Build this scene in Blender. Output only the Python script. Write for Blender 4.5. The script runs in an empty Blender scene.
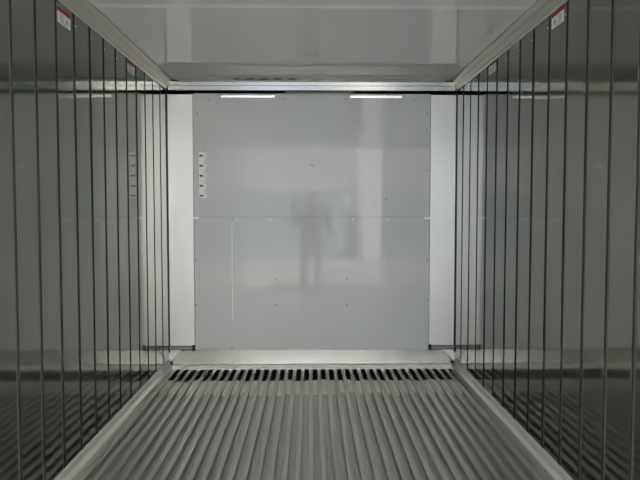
import bpy, bmesh, math, random
from mathutils import Vector, Matrix
random.seed(7)
S = bpy.context.scene
C = S.collection

# ------------------------------------------------------------------ camera
CAM_Z = 1.266                      # eye height above the floor bars
FPX = 622.0                        # focal length in pixels of a 640 px wide frame
cd = bpy.data.cameras.new('camera'); cam = bpy.data.objects.new('camera', cd); C.objects.link(cam)
cd.sensor_width = 36.0; cd.lens = FPX / 640 * 36.0; cd.clip_start = 0.01
PITCH = math.atan(30 / FPX); YAW = math.atan(9 / FPX)
cam.location = (0, 0, CAM_Z); cam.rotation_euler = (math.pi / 2 - PITCH, 0, -YAW)
S.camera = cam

# ------------------------------------------------------------------ sky and exposure
w = bpy.data.worlds.new('overcast_sky'); S.world = w; w.use_nodes = True
bg = w.node_tree.nodes['Background']
bg.inputs['Color'].default_value = (0.93, 0.97, 1.0, 1); bg.inputs['Strength'].default_value = 1.0
# sun high behind the container's closed end: it lights the yard, the box itself stays in shade
sd = bpy.data.lights.new('sun', 'SUN'); sd.energy = 6.0; sd.angle = .03; sd.color = (1, .99, .98)
sun = bpy.data.objects.new('sun', sd); C.objects.link(sun); sun.rotation_euler = (-math.radians(36), 0, math.radians(12)); sun.location = (0, 0, 12)
# portal across the open doorway: gives off no light, only tells the renderer where the sky comes in
pd = bpy.data.lights.new('doorway_portal', 'AREA'); pd.shape = 'RECTANGLE'; pd.size = 2.29; pd.size_y = 2.3; pd.cycles.is_portal = True
pt = bpy.data.objects.new('doorway_portal', pd); C.objects.link(pt); pt.location = (.01, -.31, 1.14); pt.rotation_euler = (math.radians(90), 0, 0)
vs = S.view_settings
vs.view_transform = 'Standard'; vs.look = 'None'; vs.gamma = 1; vs.use_curve_mapping = False
vs.exposure = 2.45
S.display_settings.display_device = 'sRGB'

# ------------------------------------------------------------------ pixel helper
_F = Vector((math.sin(YAW) * math.cos(PITCH), math.cos(YAW) * math.cos(PITCH), -math.sin(PITCH)))
_R = Vector((math.cos(YAW), -math.sin(YAW), 0)); _U = _R.cross(_F)
def hit(px, py, axis, value):
    """point where the ray of a photo pixel meets the plane axis = value"""
    d = _F + _R * ((px - 320) / FPX) + _U * ((240 - py) / FPX)
    o = Vector((0, 0, CAM_Z))
    return o + d * ((value - o[axis]) / d[axis])

# ------------------------------------------------------------------ materials
def mat(name, col, metal=0.0, rough=0.5, ior=1.45, spec=0.5, coat=0.0):
    m = bpy.data.materials.new(name); m.use_nodes = True
    b = m.node_tree.nodes['Principled BSDF']
    b.inputs['Base Color'].default_value = (*col, 1); b.inputs['Metallic'].default_value = metal
    b.inputs['Roughness'].default_value = rough; b.inputs['IOR'].default_value = ior
    b.inputs['Specular IOR Level'].default_value = spec; b.inputs['Coat Weight'].default_value = coat
    return m
def grain(m, scale=(1, 1, 1), nscale=5.0, detail=3.0, bump=0.0, dist=0.001, rough=None, colvar=None, rand=True):
    """noise driven bump, roughness range and colour range, in object coordinates shifted per object"""
    nt = m.node_tree; N = nt.nodes; L = nt.links; b = N['Principled BSDF']
    tc = N.new('ShaderNodeTexCoord'); mp = N.new('ShaderNodeMapping'); mp.inputs['Scale'].default_value = scale
    L.new(tc.outputs['Object'], mp.inputs['Vector'])
    if rand:
        oi = N.new('ShaderNodeObjectInfo'); mu = N.new('ShaderNodeMath'); mu.operation = 'MULTIPLY'
        mu.inputs[1].default_value = 37.0; L.new(oi.outputs['Random'], mu.inputs[0])
        cx = N.new('ShaderNodeCombineXYZ')
        for k in range(3): L.new(mu.outputs[0], cx.inputs[k])
        L.new(cx.outputs[0], mp.inputs['Location'])
    nz = N.new('ShaderNodeTexNoise'); nz.inputs['Scale'].default_value = nscale; nz.inputs['Detail'].default_value = detail
    L.new(mp.outputs[0], nz.inputs['Vector'])
    if bump:
        bp = N.new('ShaderNodeBump'); bp.inputs['Strength'].default_value = bump; bp.inputs['Distance'].default_value = dist
        L.new(nz.outputs['Fac'], bp.inputs['Height']); L.new(bp.outputs[0], b.inputs['Normal'])
    if rough:
        mr = N.new('ShaderNodeMapRange'); mr.inputs[1].default_value = .3; mr.inputs[2].default_value = .7
        mr.inputs[3].default_value, mr.inputs[4].default_value = rough
        L.new(nz.outputs['Fac'], mr.inputs[0]); L.new(mr.outputs[0], b.inputs['Roughness'])
    if colvar:
        cr = N.new('ShaderNodeValToRGB')
        cr.color_ramp.elements[0].position = .3; cr.color_ramp.elements[1].position = .7
        cr.color_ramp.elements[0].color = (*colvar[0], 1); cr.color_ramp.elements[1].color = (*colvar[1], 1)
        L.new(nz.outputs['Fac'], cr.inputs[0]); L.new(cr.outputs[0], b.inputs['Base Color'])
    return m

M = {}
M['wall'] = grain(mat('satin_steel_wall', (.3, .305, .28), 1, .075), (1, 1, .35), 10, 1, .6, .0008)
M['groove'] = mat('groove_backing', (.15, .153, .14), 0, .7)
M['ceil'] = grain(mat('glossy_ceiling_sheet', (.74, .755, .755), 0, .06, 1.5), (1, 1, 1), 1.5, 1, .1, .001)
M['bulk'] = grain(mat('white_bulkhead_sheet', (.62, .625, .62), 0, .05, 1.45, .3), (1, 1, 1), 2.6, 1, .12, .0012)
M['strip'] = grain(mat('bright_aluminium_sheet', (.82, .81, .795), .22, .3), (1, 1, .2), 9, 3, rough=(.295, .305))
M['plate'] = grain(mat('kick_plate_aluminium', (.33, .325, .3), .8, .2), (1, 1, .2), 9, 3, rough=(.16, .22))
M['gusset'] = mat('gusset_aluminium', (.3, .3, .29), .6, .35)
M['foot'] = mat('dull_olive_metal', (.2, .2, .17), .7, .4)
M['alu'] = grain(mat('aluminium_rail', (.6, .59, .54), 1, .3), (6, .3, 6), 8, 3, rough=(.29, .32))
M['kick'] = grain(mat('kick_rail_aluminium', (.78, .77, .71), .6, .4), (6, .3, 6), 8, 3, rough=(.34, .46))
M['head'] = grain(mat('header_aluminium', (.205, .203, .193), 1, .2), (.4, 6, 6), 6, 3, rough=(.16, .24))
M['bar'] = grain(mat('floor_bar_aluminium', (.5, .5, .46), 1, .4), (30, .8, 30), 3, 4, .1, .0004, rough=(.34, .5), colvar=((.62, .615, .565), (.76, .75, .69)))
M['base'] = grain(mat('floor_channel_aluminium', (.5, .5, .46), 1, .45), (30, .8, 30), 3, 4, .1, .0004, rough=(.38, .55), colvar=((.56, .555, .52), (.7, .69, .64)))
M['insert'] = grain(mat('worn_cream_aluminium', (.86, .83, .72), .5, .45), (8, 2, 8), 6, 3, rough=(.38, .55))
M['black'] = mat('black_rubber_and_gap_shade', (.012, .012, .012), 0, .5)  # rubber parts, and the painted shade of the header gap
M['dark'] = mat('cavity_shade_and_dark_lip', (.02, .02, .02), 0, .8)  # near-black puts the cavity's shade into the colour; also the rail's dark lip
M['seam'] = mat('grey_sealant_seam', (.38, .39, .39), 0, .5)
M['white'] = mat('white_plastic', (.93, .93, .91), 0, .35)
M['rivet'] = mat('dull_rivet', (.3, .3, .3), .6, .45)
M['brightrivet'] = mat('bright_rivet', (.8, .8, .76), 1, .3)
M['flange'] = mat('bright_flange_metal', (.38, .38, .38), 1, .25)
M['paper'] = mat('sticker_white', (.86, .86, .85), 0, .4)
M['red'] = mat('sticker_red', (.4, .012, .014), 0, .5, 1.45, .2)
M['ink'] = mat('sticker_ink', (.03, .03, .03), 0, .5)
M['greyink'] = mat('sticker_grey_ink', (.3, .29, .29), 0, .5)
M['outer'] = grain(mat('container_outer_paint', (.75, .75, .74), 0, .45), nscale=4, colvar=((.68, .68, .67), (.78, .78, .77)))
M['ground'] = grain(mat('yard_concrete', (.36, .35, .33), 0, .9), nscale=1.2, detail=8, bump=.3, dist=.01, colvar=((.31, .30, .28), (.42, .41, .38)), rand=False)

# ------------------------------------------------------------------ mesh helpers
def link(name, bm, m, parent=None, smooth=False, mats=None):
    bmesh.ops.recalc_face_normals(bm, faces=bm.faces)
    me = bpy.data.meshes.new(name); bm.to_mesh(me); bm.free()
    for x in (mats or [m]): me.materials.append(x)
    if smooth:
        for p in me.polygons: p.use_smooth = True
    return inst(name, me, parent)
def inst(name, me, parent=None, loc=(0, 0, 0), rot=(0, 0, 0)):
    o = bpy.data.objects.new(name, me); C.objects.link(o); o.parent = parent
    o.location = loc; o.rotation_euler = rot
    return o
def tag(o, label, cat, kind=None, group=None):
    o['label'] = label; o['category'] = cat
    if kind: o['kind'] = kind
    if group: o['group'] = group
    return o
def empty(name, loc=(0, 0, 0)):
    o = bpy.data.objects.new(name, None); C.objects.link(o); o.location = loc; o.empty_display_size = .1
    return o
def box(bm, lo, hi, bev=0.0):
    r = bmesh.ops.create_cube(bm, size=1)
    for v in r['verts']:
        v.co = Vector([lo[i] + (v.co[i] + .5) * (hi[i] - lo[i]) for i in range(3)])
    if bev:
        es = list({e for v in r['verts'] for e in v.link_edges})
        bmesh.ops.bevel(bm, geom=es, offset=bev, segments=1, affect='EDGES')
def prism(bm, prof, axis, a, b):
    """closed 2-D profile swept along an axis; the profile holds the two other coordinates in order"""
    def mk(p, t):
        c = list(p); c.insert(axis, t); return bm.verts.new(c)
    A = [mk(p, a) for p in prof]; B = [mk(p, b) for p in prof]; n = len(prof)
    for i in range(n): bm.faces.new((A[i], A[(i + 1) % n], B[(i + 1) % n], B[i]))
    bm.faces.new(A[::-1]); bm.faces.new(B)
def disc(bm, c, r, h, axis=1, seg=12, dome=.5):
    """a low domed rivet head whose base is at c and which points along -axis (axis 1) or the given signed direction"""
    rot = {1: Matrix.Rotation(math.pi / 2, 4, 'X'), 0: Matrix.Rotation(math.pi / 2, 4, 'Y'), -1: Matrix.Rotation(-math.pi / 2, 4, 'Y')}[axis]
    T = Matrix.Translation(c) @ rot
    rings = [(r, 0), (r, h * .4), (r * .75, h * .8), (r * .3, h)]
    prev = None
    for rr, z in rings:
        ring = [bm.verts.new(T @ Vector((rr * math.cos(t * 2 * math.pi / seg), rr * math.sin(t * 2 * math.pi / seg), z))) for t in range(seg)]
        if prev:
            for i in range(seg): bm.faces.new((prev[i], prev[(i + 1) % seg], ring[(i + 1) % seg], ring[i]))
        prev = ring
    bm.faces.new(prev)

# ------------------------------------------------------------------ main measures (metres; floor bars' top is z = 0)
XL, XR, YB = -1.135, 1.155, 4.95
YD = -0.20                 # rear door opening, just behind the viewpoint
ZC = 2.296                 # ceiling
PITCH_W = 0.2125           # wall panel spacing
GROUND = -0.18
T = 0.09                   # shell thickness
BACK = 5.40                # end of the shell behind the bulkhead
XC = (XL + XR) / 2

# ------------------------------------------------------------------ floor
bm = bmesh.new()
box(bm, (XL - T, YD, -.14), (XR + T, 4.61, -.028))          # channel bed
box(bm, (XL - T, 4.61, -.14), (XR + T, BACK + T, -.125))    # bottom of the air pit
floor = tag(link('floor', bm, M['base']), 'grooved grey aluminium floor of long parallel bars with channels between', 'floor', 'structure')
PB = 0.0635
bars = [.0618 + PB * k for k in range(-40, 40)]
bars = [x for x in bars if XL + .045 < x < XR - .045]
prof = [(-.014, -.006), (-.014, -.0012), (-.0128, 0), (-.006, 0), (-.005, -.001), (.005, -.001), (.006, 0), (.0128, 0), (.014, -.0012), (.014, -.006),
        (.007, -.009), (.005, -.030), (-.005, -.030), (-.007, -.009)]
bm = bmesh.new()
A = [bm.verts.new((p[0], YD + .01, p[1])) for p in prof]; B = [bm.verts.new((p[0], 4.945, p[1])) for p in prof]
for i in range(len(prof)): bm.faces.new((A[i], A[(i + 1) % len(prof)], B[(i + 1) % len(prof)], B[i]))
bm.faces.new(A[::-1]); bm.faces.new(B)
o = link('floor_bar', bm, M['bar'], floor); me = o.data
o.location.x = bars[0]
for x in bars[1:]: inst('floor_bar', me, floor, (x, 0, 0))
bm = bmesh.new()
prism(bm, [(4.31, -.0275), (4.33, -.012), (4.61, -.004), (4.61, -.030)], 0, -.0175, .0175)
o = link('gap_insert', bm, M['insert'], floor); me = o.data
o.location.x = bars[0] + PB / 2
for x in bars[1:-1]: inst('gap_insert', me, floor, (x + PB / 2, random.uniform(-.04, .0), 0))

# ------------------------------------------------------------------ side walls
def side_wall(name, X, s, label):
    """s = +1 when the wall faces +x (left wall)"""
    bm = bmesh.new()
    box(bm, (min(X - s * .009, X - s * T), YD, -.14), (max(X - s * .009, X - s * T), BACK + T, ZC + T))
    wall = tag(link(name, bm, M['groove']), label, 'wall', 'structure')
    wd = PITCH_W - .030
    pr = [(-s * .010, -wd / 2), (-s * .001, -wd / 2), (0, -wd / 2 + .001)]
    pr += [(0, wd / 2 - .001), (-s * .001, wd / 2), (-s * .010, wd / 2)]
    bm = bmesh.new(); prism(bm, pr, 2, -1.12, 1.12)
    first = link('wall_panel', bm, M['wall'], wall); me = first.data
    bm = bmesh.new(); disc(bm, (0, 0, 0), .005, .004, 0 if s > 0 else -1)
    rv = None; k = 0
    while True:
        y = YB - PITCH_W * (k + .5)
        if y - wd / 2 < YD: break
        loc = (X, y, 1.13 + .03); rot = (0, random.uniform(-.0012, .0012), random.uniform(-.0012, .0012))
        if k == 0: first.location = loc; first.rotation_euler = rot
        else: inst('wall_panel', me, wall, loc, rot)
        rl = (X - s * .0005, y - PITCH_W / 2 + .022, 2.15)
        if rv is None: rv = link('rivet', bm, M['brightrivet'], wall, True); rv.location = rl
        else: inst('rivet', rv.data, wall, rl)
        k += 1
    return wall
wl = side_wall('wall_left', XL, 1, 'left side wall of upright reflective steel panels divided by dark grooves')
wr = side_wall('wall_right', XR, -1, 'right side wall of upright reflective steel panels divided by dark grooves')

# ------------------------------------------------------------------ ceiling
bm = bmesh.new(); box(bm, (XL - .05, YD, ZC + .004), (XR + .05, BACK + T, ZC + T))
ceil = tag(link('ceiling', bm, M['groove']), 'smooth glossy light grey ceiling sheets reflecting the end wall', 'ceiling', 'structure')
for (a, b) in ((3.235, 5.2), (1.5, 3.185), (YD, 1.45)):
    bm = bmesh.new(); box(bm, (XL, a, ZC), (XR, b, ZC + .004)); link('ceiling_panel', bm, M['ceil'], ceil)
for c in (3.21, 1.475):
    for k in range(3):
        bm = bmesh.new(); prism(bm, [(c - .025 + k * .0165, ZC + .004), (c - .022 + k * .0165, ZC - .0002), (c - .012 + k * .0165, ZC - .0002), (c - .009 + k * .0165, ZC + .004)], 0, XL, XR)
        link('joint_strip', bm, M['ceil'], ceil)

# ------------------------------------------------------------------ rails along walls
def rail(name, X, s, label):
    z0 = 2.205
    pr = [(X, z0), (X + s * .006, z0 - .003), (X + s * .013, z0 + .004), (X + s * .014, z0 + .016), (X + s * .026, z0 + .044), (X + s * .029, z0 + .044), (X + s * .031, z0 + .052), (X + s * .041, z0 + .072), (X + s * .044, z0 + .074), (X + s * .044, ZC), (X, ZC)]
    bm = bmesh.new()
    A = [bm.verts.new((p[0], YD, p[1])) for p in pr]; B = [bm.verts.new((p[0], 4.93, p[1])) for p in pr]
    for i in range(len(pr)): bm.faces.new((A[i], A[(i + 1) % len(pr)], B[(i + 1) % len(pr)], B[i]))
    bm.faces.new(A); bm.faces.new(B[::-1])
    o = tag(link(name, bm, M['alu']), label, 'rail', 'structure')
    bm = bmesh.new()   # dark curled lip at the rail's far end
    box(bm, (min(X + s * .012, X + s * .098), 4.915, ZC - .032), (max(X + s * .012, X + s * .098), 4.932, ZC - .018), .003)
    box(bm, (min(X + s * .006, X + s * .02), 4.915, z0 - .012), (max(X + s * .006, X + s * .02), 4.932, ZC - .018), .003)
    link('end_lip', bm, M['dark'], o)
    return o
rail('trim_1', XL, 1, 'sloped aluminium rail along the top of the left wall under the ceiling')
rail('trim_2', XR, -1, 'sloped aluminium rail along the top of the right wall under the ceiling')
def kick(name, X, s, label):
    pr = [(X, -.036), (X, .080), (X + s * .004, .081), (X + s * .009, .074), (X + s * .016, .050), (X + s * .022, .042), (X + s * .034, .033), (X + s * .036, .028), (X + s * .036, -.036)]
    bm = bmesh.new()
    A = [bm.verts.new((p[0], YD, p[1])) for p in pr]; B = [bm.verts.new((p[0], 4.905, p[1])) for p in pr]
    for i in range(len(pr)): bm.faces.new((A[i], A[(i + 1) % len(pr)], B[(i + 1) % len(pr)], B[i]))
    bm.faces.new(A); bm.faces.new(B[::-1])
    return tag(link(name, bm, M['kick']), label, 'kick rail', 'structure')
kick('baseboard_left', XL, 1, 'low stepped aluminium kick rail at the foot of the left wall')
kick('baseboard_right', XR, -1, 'low stepped aluminium kick rail at the foot of the right wall')

# ------------------------------------------------------------------ end wall (bulkhead)
zb0, zb1 = .146, 2.181
xs0, xs1 = hit(194, 215, 1, YB).x, hit(429.5, 215, 1, YB).x
seam = hit(311, 217, 1, YB).z
bm = bmesh.new()
box(bm, (XL - .02, BACK, -.14), (XR + .02, BACK + T, ZC + T))
box(bm, (XL, YB + .012, zb0), (XR, YB + .05, zb1 - .005))
wb = tag(link('wall_back', bm, M['dark']), 'flat white bulkhead end wall with bright metal side strips and a seam', 'wall', 'structure')
def sheet(name, x0, x1, z0, z1, y0, m, nx=1, nz=1, dimple=None):
    bm = bmesh.new()
    if dimple is None:
        box(bm, (x0, y0, z0), (x1, YB + .012, z1), .0015)
    else:
        G = [[bm.verts.new((x0 + (x1 - x0) * i / nx, y0, z0 + (z1 - z0) * j / nz)) for i in range(nx + 1)] for j in range(nz + 1)]
        for row in G:
            for v in row:
                for (cx, cz, r, d) in dimple:
                    q = math.hypot(v.co.x - cx, v.co.z - cz) / r
                    if q < 1: v.co.y += d * (1 - q * q) ** 2
        for j in range(nz):
            for i in range(nx): bm.faces.new((G[j][i], G[j][i + 1], G[j + 1][i + 1], G[j + 1][i]))
        ed = [e for e in bm.edges if e.is_boundary]
        r = bmesh.ops.extrude_edge_only(bm, edges=ed)
        for v in r['geom']:
            if isinstance(v, bmesh.types.BMVert): v.co.y = YB + .012
    return link(name, bm, m, wb, dimple is not None)
dot = hit(311.5, 165.6, 1, YB)
up = sheet('bulkhead_panel', xs0, xs1, seam + .002, zb1, YB, M['bulk'], 120, 70, [(dot.x, dot.z, .17, .003)])
lo_ = sheet('bulkhead_panel', xs0, xs1, zb0, seam - .002, YB, M['bulk'], 120, 70, [(.0, .62, .3, .001)])
for o in (up, lo_):
    md = o.modifiers.new('edge', 'EDGE_SPLIT'); md.split_angle = .6
sheet('side_strip', XL + .004, xs0 - .003, zb0 + .004, zb1 - .008, YB - .004, M['strip'])
sheet('side_strip', xs1 + .003, XR - .004, zb0 + .004, zb1 - .008, YB - .004, M['strip'])
bm = bmesh.new(); p = hit(232, 222, 1, YB); q = hit(232, 319, 1, YB)
box(bm, (p.x - .004, YB - .003, q.z), (p.x + .004, YB + .001, p.z), .001); link('seam_strip', bm, M['white'], wb)
bm = bmesh.new(); box(bm, (xs0, YB - .0005, seam - .002), (xs1, YB + .008, seam + .002)); link('seam_filler', bm, M['seam'], wb)
for (x0, x1) in ((221, 275), (350, 402)):     # bright flanges on the top edge
    a = hit(x0, 97, 1, YB); b = hit(x1, 97, 1, YB)
    bm = bmesh.new(); prism(bm, [(YB - .0065, 2.148), (YB - .010, 2.166), (YB - .008, 2.169), (YB + .004, 2.169), (YB + .004, 2.148)], 0, a.x, b.x)
    link('top_flange', bm, M['flange'], wb)
for (px, py, ww) in ((196, 218, .026), (236, 219.5, .014), (270, 219.5, .014), (353, 219.5, .014), (387, 219.5, .014), (427, 218, .026)):
    c = hit(px, py, 1, YB); bm = bmesh.new()
    box(bm, (c.x - ww, YB - .006, c.z - .010), (c.x + ww, YB, c.z + .010), .003); link('seam_clip', bm, M['white'], wb)
for (px, py) in ((209, 99.5), (285, 99), (346, 99), (414, 99.5), (293, 208), (331, 208), (275.5, 279), (347, 279), (275.5, 305), (347, 305), (386, 199), (389, 256),
                 (197, 113), (427, 113), (427, 130), (427, 170), (427, 260), (427, 300), (196, 260), (196, 305), (232, 347.5), (232, 219)):
    c = hit(px, py, 1, YB); bm = bmesh.new(); disc(bm, (c.x, YB, c.z), .0065, .003, 1); link('rivet', bm, M['rivet'], wb, True)
bm = bmesh.new(); disc(bm, (dot.x, YB + .003, dot.z), .015, .008, 1); link('centre_stud', bm, M['white'], wb, True)
for s, X, x1 in ((1, XL, xs0), (-1, XR, xs1)):  # low bar with a black rubber cap at the foot of each strip
    bm = bmesh.new(); z = hit(311, 347, 1, YB).z
    box(bm, (min(X + s * .004, x1 - s * .02), YB - .022, z - .017), (max(X + s * .004, x1 - s * .02), YB - .004, z + .015), .003)
    b = link('foot_bar', bm, M['foot'], wb)
    bm = bmesh.new(); box(bm, (min(x1 - s * .022, x1 + s * .002), YB - .026, z - .022), (max(x1 - s * .022, x1 + s * .002), YB - .003, z + .020), .003)
    link('rubber_cap', bm, M['black'], b)
    bm = bmesh.new(); box(bm, (min(X, X + s * .008), YB - .006, .0), (max(X, X + s * .008), YB, zb1), .002); link('corner_seal', bm, M['black'], wb)
    bm = bmesh.new(); box(bm, (min(X + s * .008, X + s * .034), YB - .044, .030), (max(X + s * .008, X + s * .034), YB - .032, .062), .005); link('corner_plug', bm, M['black'], wb)

# kick plate below the bulkhead, with its lip and two end gussets
bm = bmesh.new()
tx0, tx1 = hit(181, 351, 1, YB).x, hit(443, 351, 1, YB).x
def quadplate(bm, pts, th=.004):
    A = [bm.verts.new(p) for p in pts]; B = [bm.verts.new((p[0], p[1] + th, p[2] - th)) for p in pts]; n = len(pts)
    bm.faces.new(A); bm.faces.new(B[::-1])
    for i in range(n): bm.faces.new((A[i], B[i], B[(i + 1) % n], A[(i + 1) % n]))
quadplate(bm, [(XL + .012, YB - .03, .040), (XR - .012, YB - .03, .040), (tx1, YB + .008, zb0 + .002), (tx0, YB + .008, zb0 + .002)])
bp = tag(link('baseboard_back', bm, M['plate']), 'inclined brushed metal kick plate below the white end wall', 'kick plate', 'structure')
bm = bmesh.new(); prism(bm, [(YB - .03, .040), (YB - .034, .040), (YB - .046, .030), (YB - .050, .022), (YB - .046, .018), (YB - .052, .012), (YB - .052, -.001), (YB - .02, -.001), (YB - .02, .03)], 0, XL + .012, XR - .012)
link('lip', bm, M['strip'], bp)
for X, tx in ((XL, tx0), (XR, tx1)):
    bm = bmesh.new(); quadplate(bm, [(X, YB - .031, .040), (tx, YB + .004, zb0 - .002), (X, YB + .0, zb0 - .002)], .003)
    link('end_gusset', bm, M['gusset'], bp)

# header beam and the air slot with its comb
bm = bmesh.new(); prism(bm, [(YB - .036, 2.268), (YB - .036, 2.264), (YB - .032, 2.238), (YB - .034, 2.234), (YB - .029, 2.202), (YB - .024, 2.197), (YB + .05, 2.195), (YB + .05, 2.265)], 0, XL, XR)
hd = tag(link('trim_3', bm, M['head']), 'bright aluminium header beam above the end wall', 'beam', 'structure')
bm = bmesh.new(); a = hit(286, 93, 1, YB).x; b = hit(352, 93, 1, YB).x
n = 30
for i in range(n):
    x = a + (b - a) * i / (n - 1)
    box(bm, (x - .004, YB - .006, 2.168), (x + .004, YB + .002, 2.197))
link('air_comb', bm, M['foot'], hd)
for px0, px1 in ((234, 239), (247, 254), (260, 268), (274, 281), (289, 296)):  # black blocks paint in the dark gap between header and ceiling, no real spacers
    a = hit(px0, 79, 1, YB).x; b = hit(px1, 79, 1, YB).x
    bm = bmesh.new(); box(bm, (a, YB - .02, ZC - .008), (b, YB, ZC - .001)); link('header_gap_shade', bm, M['black'], hd)
bm = bmesh.new(); box(bm, (XL, YB - .005, 2.262), (XR, YB + .03, ZC)); link('header_filler', bm, M['foot'], hd)

# ------------------------------------------------------------------ rear door frame
bm = bmesh.new()
for lo, hi in (((XL - T - .03, YD - .1, GROUND), (XL + .0, YD, ZC + T + .1)), ((XR, YD - .1, GROUND), (XR + T + .03, YD, ZC + T + .1)),
               ((XL, YD - .1, ZC - .02), (XR, YD, ZC + T + .1)), ((XL, YD - .1, GROUND), (XR, YD, -.003))):
    box(bm, lo, hi, .006)
tag(link('door_frame', bm, M['outer']), 'white steel frame around the open rear doorway', 'door frame', 'structure')

# ------------------------------------------------------------------ stickers
def warning(px, X, s, D0, D1, z1, z0, label):
    o = empty('warning_sticker', (X, (D0 + D1) / 2, (z0 + z1) / 2))
    tag(o, label, 'sticker', group='red and white warning stickers under the top rails')
    wd, h = (D1 - D0) / 2, (z1 - z0) / 2
    def plate(name, u0, u1, v0, v1, t, m, par=o):
        bm = bmesh.new(); box(bm, (min(0, s * t), u0, v0), (max(0, s * t), u1, v1)); return link(name, bm, m, par)
    plate('sticker_sheet', -wd, wd, -h, h, .0016, M['paper'])
    plate('red_band', -wd, wd, h * .52, h, .0022, M['red'])
    for i, (u0, u1, v) in enumerate(((-.7, -.1, .25), (-.75, 0, .0), (-.7, -.15, -.25), (-.75, -.05, -.5), (-.6, .5, -.78))):
        plate('text_line', u0 * wd, u1 * wd, (v - .045) * h, (v + .045) * h, .0022, M['greyink'])
    bm = bmesh.new()   # small pictogram: outlined triangle with a bar
    for r, t in ((.36, .0020),):
        pr = [(.45 * wd + r * wd * .8 * math.sin(a), -.2 * h + r * h * 1.3 * math.cos(a)) for a in (0, 2.094, 4.189)]
        prism(bm, pr, 0, 0, s * t)
    g = link('pictogram', bm, M['greyink'], o)
    plate('pictogram_bar', .41 * wd, .49 * wd, -.3 * h, .05 * h, .0026, M['paper'], g)
warning(0, XL, 1, 2.850, 2.995, 2.178, 2.110, 'red and white warning sticker on left wall, nearer the viewer')
warning(0, XL, 1, 3.917, 4.060, 2.192, 2.126, 'red and white warning sticker on left wall, farther, by the end wall')
warning(0, XR, -1, 2.865, 3.010, 2.198, 2.128, 'red and white warning sticker on right wall, nearer the viewer')
warning(0, XR, -1, 3.925, 4.065, 2.205, 2.136, 'red and white warning sticker on right wall, farther, by the end wall')

a = hit(198.5, 152, 1, YB); b = hit(207, 198, 1, YB)
sk = empty('level_sticker', (a.x, YB, b.z)); tag(sk, 'narrow white vertical sticker with five short black marks on the end wall', 'sticker')
H = a.z - b.z; Wd = b.x - a.x
bm = bmesh.new(); box(bm, (0, -.0015, 0), (Wd * .85, 0, H)); link('sticker_sheet', bm, M['paper'], sk)
for i in range(5):
    z = H * (.03 + .218 * i)
    bm = bmesh.new(); box(bm, (Wd * .1, -.0024, z), (Wd * .52, -.001, z + .013)); link('black_mark', bm, M['ink'], sk)
    for k in range(3):
        bm = bmesh.new(); box(bm, (Wd * .62, -.0024, z + .002 + k * .02), (Wd * (.8 - .05 * (k % 2)), -.001, z + .007 + k * .02)); link('fine_print', bm, M['greyink'], sk)
    bm = bmesh.new(); box(bm, (Wd * .85, -.0015, z - .004), (Wd, 0, z + .02)); link('sticker_tab', bm, M['paper'], sk)

# ------------------------------------------------------------------ yard outside the open doorway (seen in the reflections)
bm = bmesh.new(); box(bm, (-40, -40, GROUND - .2), (40, 30, GROUND))
tag(link('ground', bm, M['ground']), 'pale concrete yard outside the open doorway', 'ground', 'structure')
M['bluewall'] = grain(mat('blue_grey_wall_paint', (.23, .27, .33), 0, .7), nscale=3, colvar=((.2, .24, .3), (.26, .3, .36)))
M['siding'] = grain(mat('white_siding_paint', (.8, .8, .78), 0, .5), nscale=3, colvar=((.76, .76, .74), (.83, .83, .81)))
M['darkbox'] = mat('dark_grey_cabinet_paint', (.07, .065, .07), 0, .5)
bm = bmesh.new(); box(bm, (-14, -8.85, GROUND), (.95, -8.6, 1.72), .01)
yw = tag(link('yard_wall', bm, M['bluewall']), 'low blue grey wall across the yard behind the viewer, seen only mirrored', 'wall', 'structure')
bm = bmesh.new(); box(bm, (-14, -8.90, 1.72), (.97, -8.55, 1.80), .015); link('coping', bm, M['bluewall'], yw)
bl = empty('white_building', (5.4, -11, GROUND)); tag(bl, 'tall white sided building at the edge of the yard, seen only mirrored', 'building', 'structure')
bm = bmesh.new(); box(bm, (-4, -2.4, 0), (4, 2.28, 6.2)); link('body', bm, M['outer'], bl)
bm = bmesh.new(); prism(bm, [(2.26, 0), (2.40, .012), (2.37, .19), (2.26, .196)], 0, -4, 4)
first = link('siding_board', bm, M['siding'], bl)
for k in range(1, 31): inst('siding_board', first.data, bl, (0, 0, .2 * k))
bm = bmesh.new(); prism(bm, [(-2.8, 6.2), (2.8, 6.2), (2.8, 6.35), (0, 7.3), (-2.8, 6.35)], 0, -4.3, 4.3); link('roof', bm, M['bluewall'], bl)
cb = empty('utility_cabinet', (1.2, -8.4, GROUND)); tag(cb, 'narrow dark grey cabinet beside the white building, seen only mirrored', 'cabinet')
bm = bmesh.new(); box(bm, (-.2, -.18, .05), (.2, .18, 1.42), .012); link('body', bm, M['darkbox'], cb)
bm = bmesh.new(); box(bm, (-.22, -.2, 0), (.22, .2, .05), .004); link('plinth', bm, M['darkbox'], cb)
bm = bmesh.new(); box(bm, (-.18, .18, .1), (.18, .195, 1.38), .004); d = link('door', bm, M['darkbox'], cb)
bm = bmesh.new(); box(bm, (.1, .195, .7), (.125, .22, .85), .004); link('handle', bm, M['alu'], d)

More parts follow.
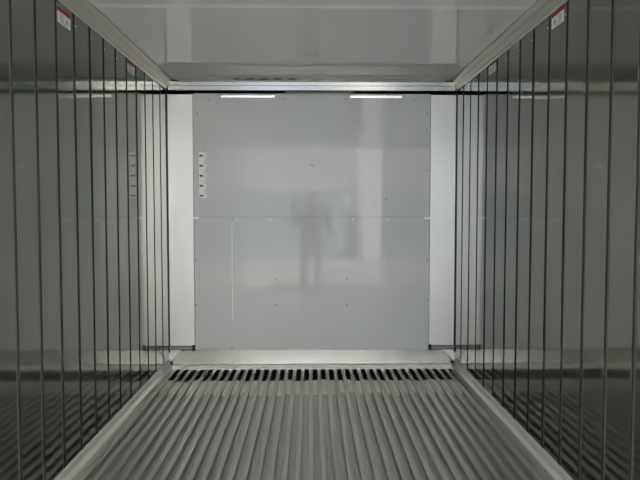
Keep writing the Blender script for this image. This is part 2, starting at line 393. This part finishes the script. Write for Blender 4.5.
# ------------------------------------------------------------------ the photographer just outside the sill (mirrored in the end wall)
M['skin'] = mat('skin', (.55, .34, .25), 0, .5)
M['jacket'] = grain(mat('dark_jacket_cloth', (.09, .075, .08), 0, .85), nscale=30, colvar=((.075, .062, .068), (.105, .088, .092)))
M['trousers'] = grain(mat('dark_trouser_cloth', (.07, .07, .08), 0, .85), nscale=30, colvar=((.06, .06, .07), (.085, .085, .095)))
M['hair'] = grain(mat('dark_brown_hair', (.05, .035, .025), 0, .6), nscale=60, bump=.5, dist=.004)
M['shoe'] = mat('black_shoe_leather', (.02, .02, .02), 0, .45)
M['eye'] = mat('eye_dark', (.04, .03, .03), 0, .2)
def skin_mesh(verts, edges, roots, lv=2):
    bm = bmesh.new(); lay = bm.verts.layers.skin.verify(); V = []
    for i, (co, r) in enumerate(verts):
        v = bm.verts.new(co); v[lay].radius = r if isinstance(r, tuple) else (r, r); v[lay].use_root = i in roots; V.append(v)
    for a, b in edges: bm.edges.new((V[a], V[b]))
    me = bpy.data.meshes.new('tmp'); bm.to_mesh(me); bm.free()
    o = bpy.data.objects.new('tmp', me); C.objects.link(o)
    m = o.modifiers.new('skin', 'SKIN'); m.use_smooth_shade = True
    m = o.modifiers.new('sub', 'SUBSURF'); m.levels = m.render_levels = lv
    dg = bpy.context.evaluated_depsgraph_get(); out = bpy.data.meshes.new_from_object(o.evaluated_get(dg))
    bpy.data.objects.remove(o); bpy.data.meshes.remove(me)
    return out
V = []; E_ = []; roots = set()
def chain(pts, start=None):
    prev = start
    for co, r in pts:
        V.append((co, r)); i = len(V) - 1
        if prev is not None: E_.append((prev, i))
        prev = i
    return prev
chain([((0, 0, .96), (.18, .125))]); roots.add(0)
top = chain([((0, 0, 1.10), (.18, .12)), ((0, 0, 1.28), (.20, .125)), ((0, -.01, 1.40), (.17, .105))], 0)
chain([((0, .0, 1.50), .056), ((0, .015, 1.555), .055), ((0, .035, 1.59), (.070, .085)), ((0, .035, 1.655), (.078, .098)), ((0, .03, 1.715), (.066, .085)), ((0, .03, 1.745), (.04, .05))], top)
for s in (-1, 1):
    chain([((s * .095, 0, .86), .10), ((s * .095, .02, .68), .084), ((s * .095, .03, .50), .066), ((s * .095, .0, .32), .062), ((s * .095, -.01, .11), .050), ((s * .10, .05, .05), .045), ((s * .115, .17, .035), .036)], 0)
    chain([((s * .20, -.01, 1.41), .075), ((s * .285, .01, 1.26), .064), ((s * .32, .05, 1.14), .056), ((s * .22, .20, 1.27), .048), ((s * .115, .325, 1.385), .028), ((s * .082, .372, 1.425), (.026, .03)), ((s * .068, .392, 1.44), (.022, .03))], top)
    for k in range(4):         # fingers close round the front of the little camera
        z = 1.475 - k * .019; L = (.9, 1, .97, .82)[k]
        V.append(((s * .074, .39, z - .012), .009)); roots.add(len(V) - 1)
        chain([((s * .070, .412, z), .0088), ((s * (.060 - .006 * L), .4275, z + .001), .0082), ((s * (.046 - .016 * L), .4285, z), .0072)], len(V) - 1)
    V.append(((s * .082, .372, 1.425), .011)); roots.add(len(V) - 1)
    chain([((s * .062, .366, 1.440), .0105), ((s * .042, .374, 1.452), .0095), ((s * .022, .378, 1.456), .008)], len(V) - 1)
me = skin_mesh(V, E_, roots)
bm = bmesh.new(); bm.from_mesh(me)
def blob(c, r, m=Matrix()):
    q = bmesh.ops.create_uvsphere(bm, u_segments=12, v_segments=8, radius=1)
    for v in q['verts']: v.co = Vector(c) + m @ Vector((v.co.x * r[0], v.co.y * r[1], v.co.z * r[2]))
    return {f for v in q['verts'] for f in v.link_faces}
eyes = set()
blob((0, .128, 1.63), (.014, .02, .024)); blob((0, .112, 1.585), (.024, .012, .008))
for s in (-1, 1):
    eyes |= blob((s * .030, .113, 1.652), (.013, .010, .008)); blob((s * .070, .025, 1.632), (.009, .016, .028))
for f in bm.faces:
    c = f.calc_center_median(); f.smooth = True
    if f in eyes: f.material_index = 4
    elif c.z > 1.505 and abs(c.x) < .13 and c.y < .2: f.material_index = 0
    elif c.y > .33 and c.z > 1.2: f.material_index = 0
    elif c.z < .1: f.material_index = 3
    elif c.z < .98 and c.y < .15: f.material_index = 2
    else: f.material_index = 1
me2 = bpy.data.meshes.new('person_body'); bm.to_mesh(me2); bm.free(); bpy.data.meshes.remove(me)
for k in ('skin', 'jacket', 'trousers', 'shoe', 'eye'): me2.materials.append(M[k])
PY = -.525
ps = empty('person', (0, PY, GROUND)); tag(ps, 'standing person in dark jacket and trousers holding a small camera, mirrored in end wall', 'person')
inst('body', me2, ps)
bm = bmesh.new(); q = bmesh.ops.create_uvsphere(bm, u_segments=20, v_segments=14, radius=1)
for v in q['verts']: v.co = Vector((v.co.x * .080, v.co.y * .101 + .026, v.co.z * .094 + 1.668))
bmesh.ops.delete(bm, geom=[v for v in bm.verts if v.co.z < 1.70 - max(0, (.06 - v.co.y)) * 1.1 and v.co.y > -.06 or v.co.z < 1.575], context='VERTS')
link('hair', bm, M['hair'], ps, True)
dc = empty('compact_camera', (0, PY + .405, GROUND + 1.446)); tag(dc, 'small dark compact camera held in both hands of the mirrored person', 'camera')
bm = bmesh.new(); box(bm, (-.05, -.012, -.029), (.05, .012, .029), .004); link('camera_body', bm, M['shoe'], dc)
bm = bmesh.new(); disc(bm, (0, 0, 0), .021, .022, 1, 20)
for v in bm.verts: v.co.y = -v.co.y + .012
link('lens', bm, M['rivet'], dc, True)
bm = bmesh.new(); box(bm, (-.036, -.0135, -.022), (.030, -.012, .022)); link('screen', bm, M['eye'], dc)
bm = bmesh.new(); box(bm, (.018, -.006, .029), (.034, .006, .033), .002); link('shutter_button', bm, M['rivet'], dc)
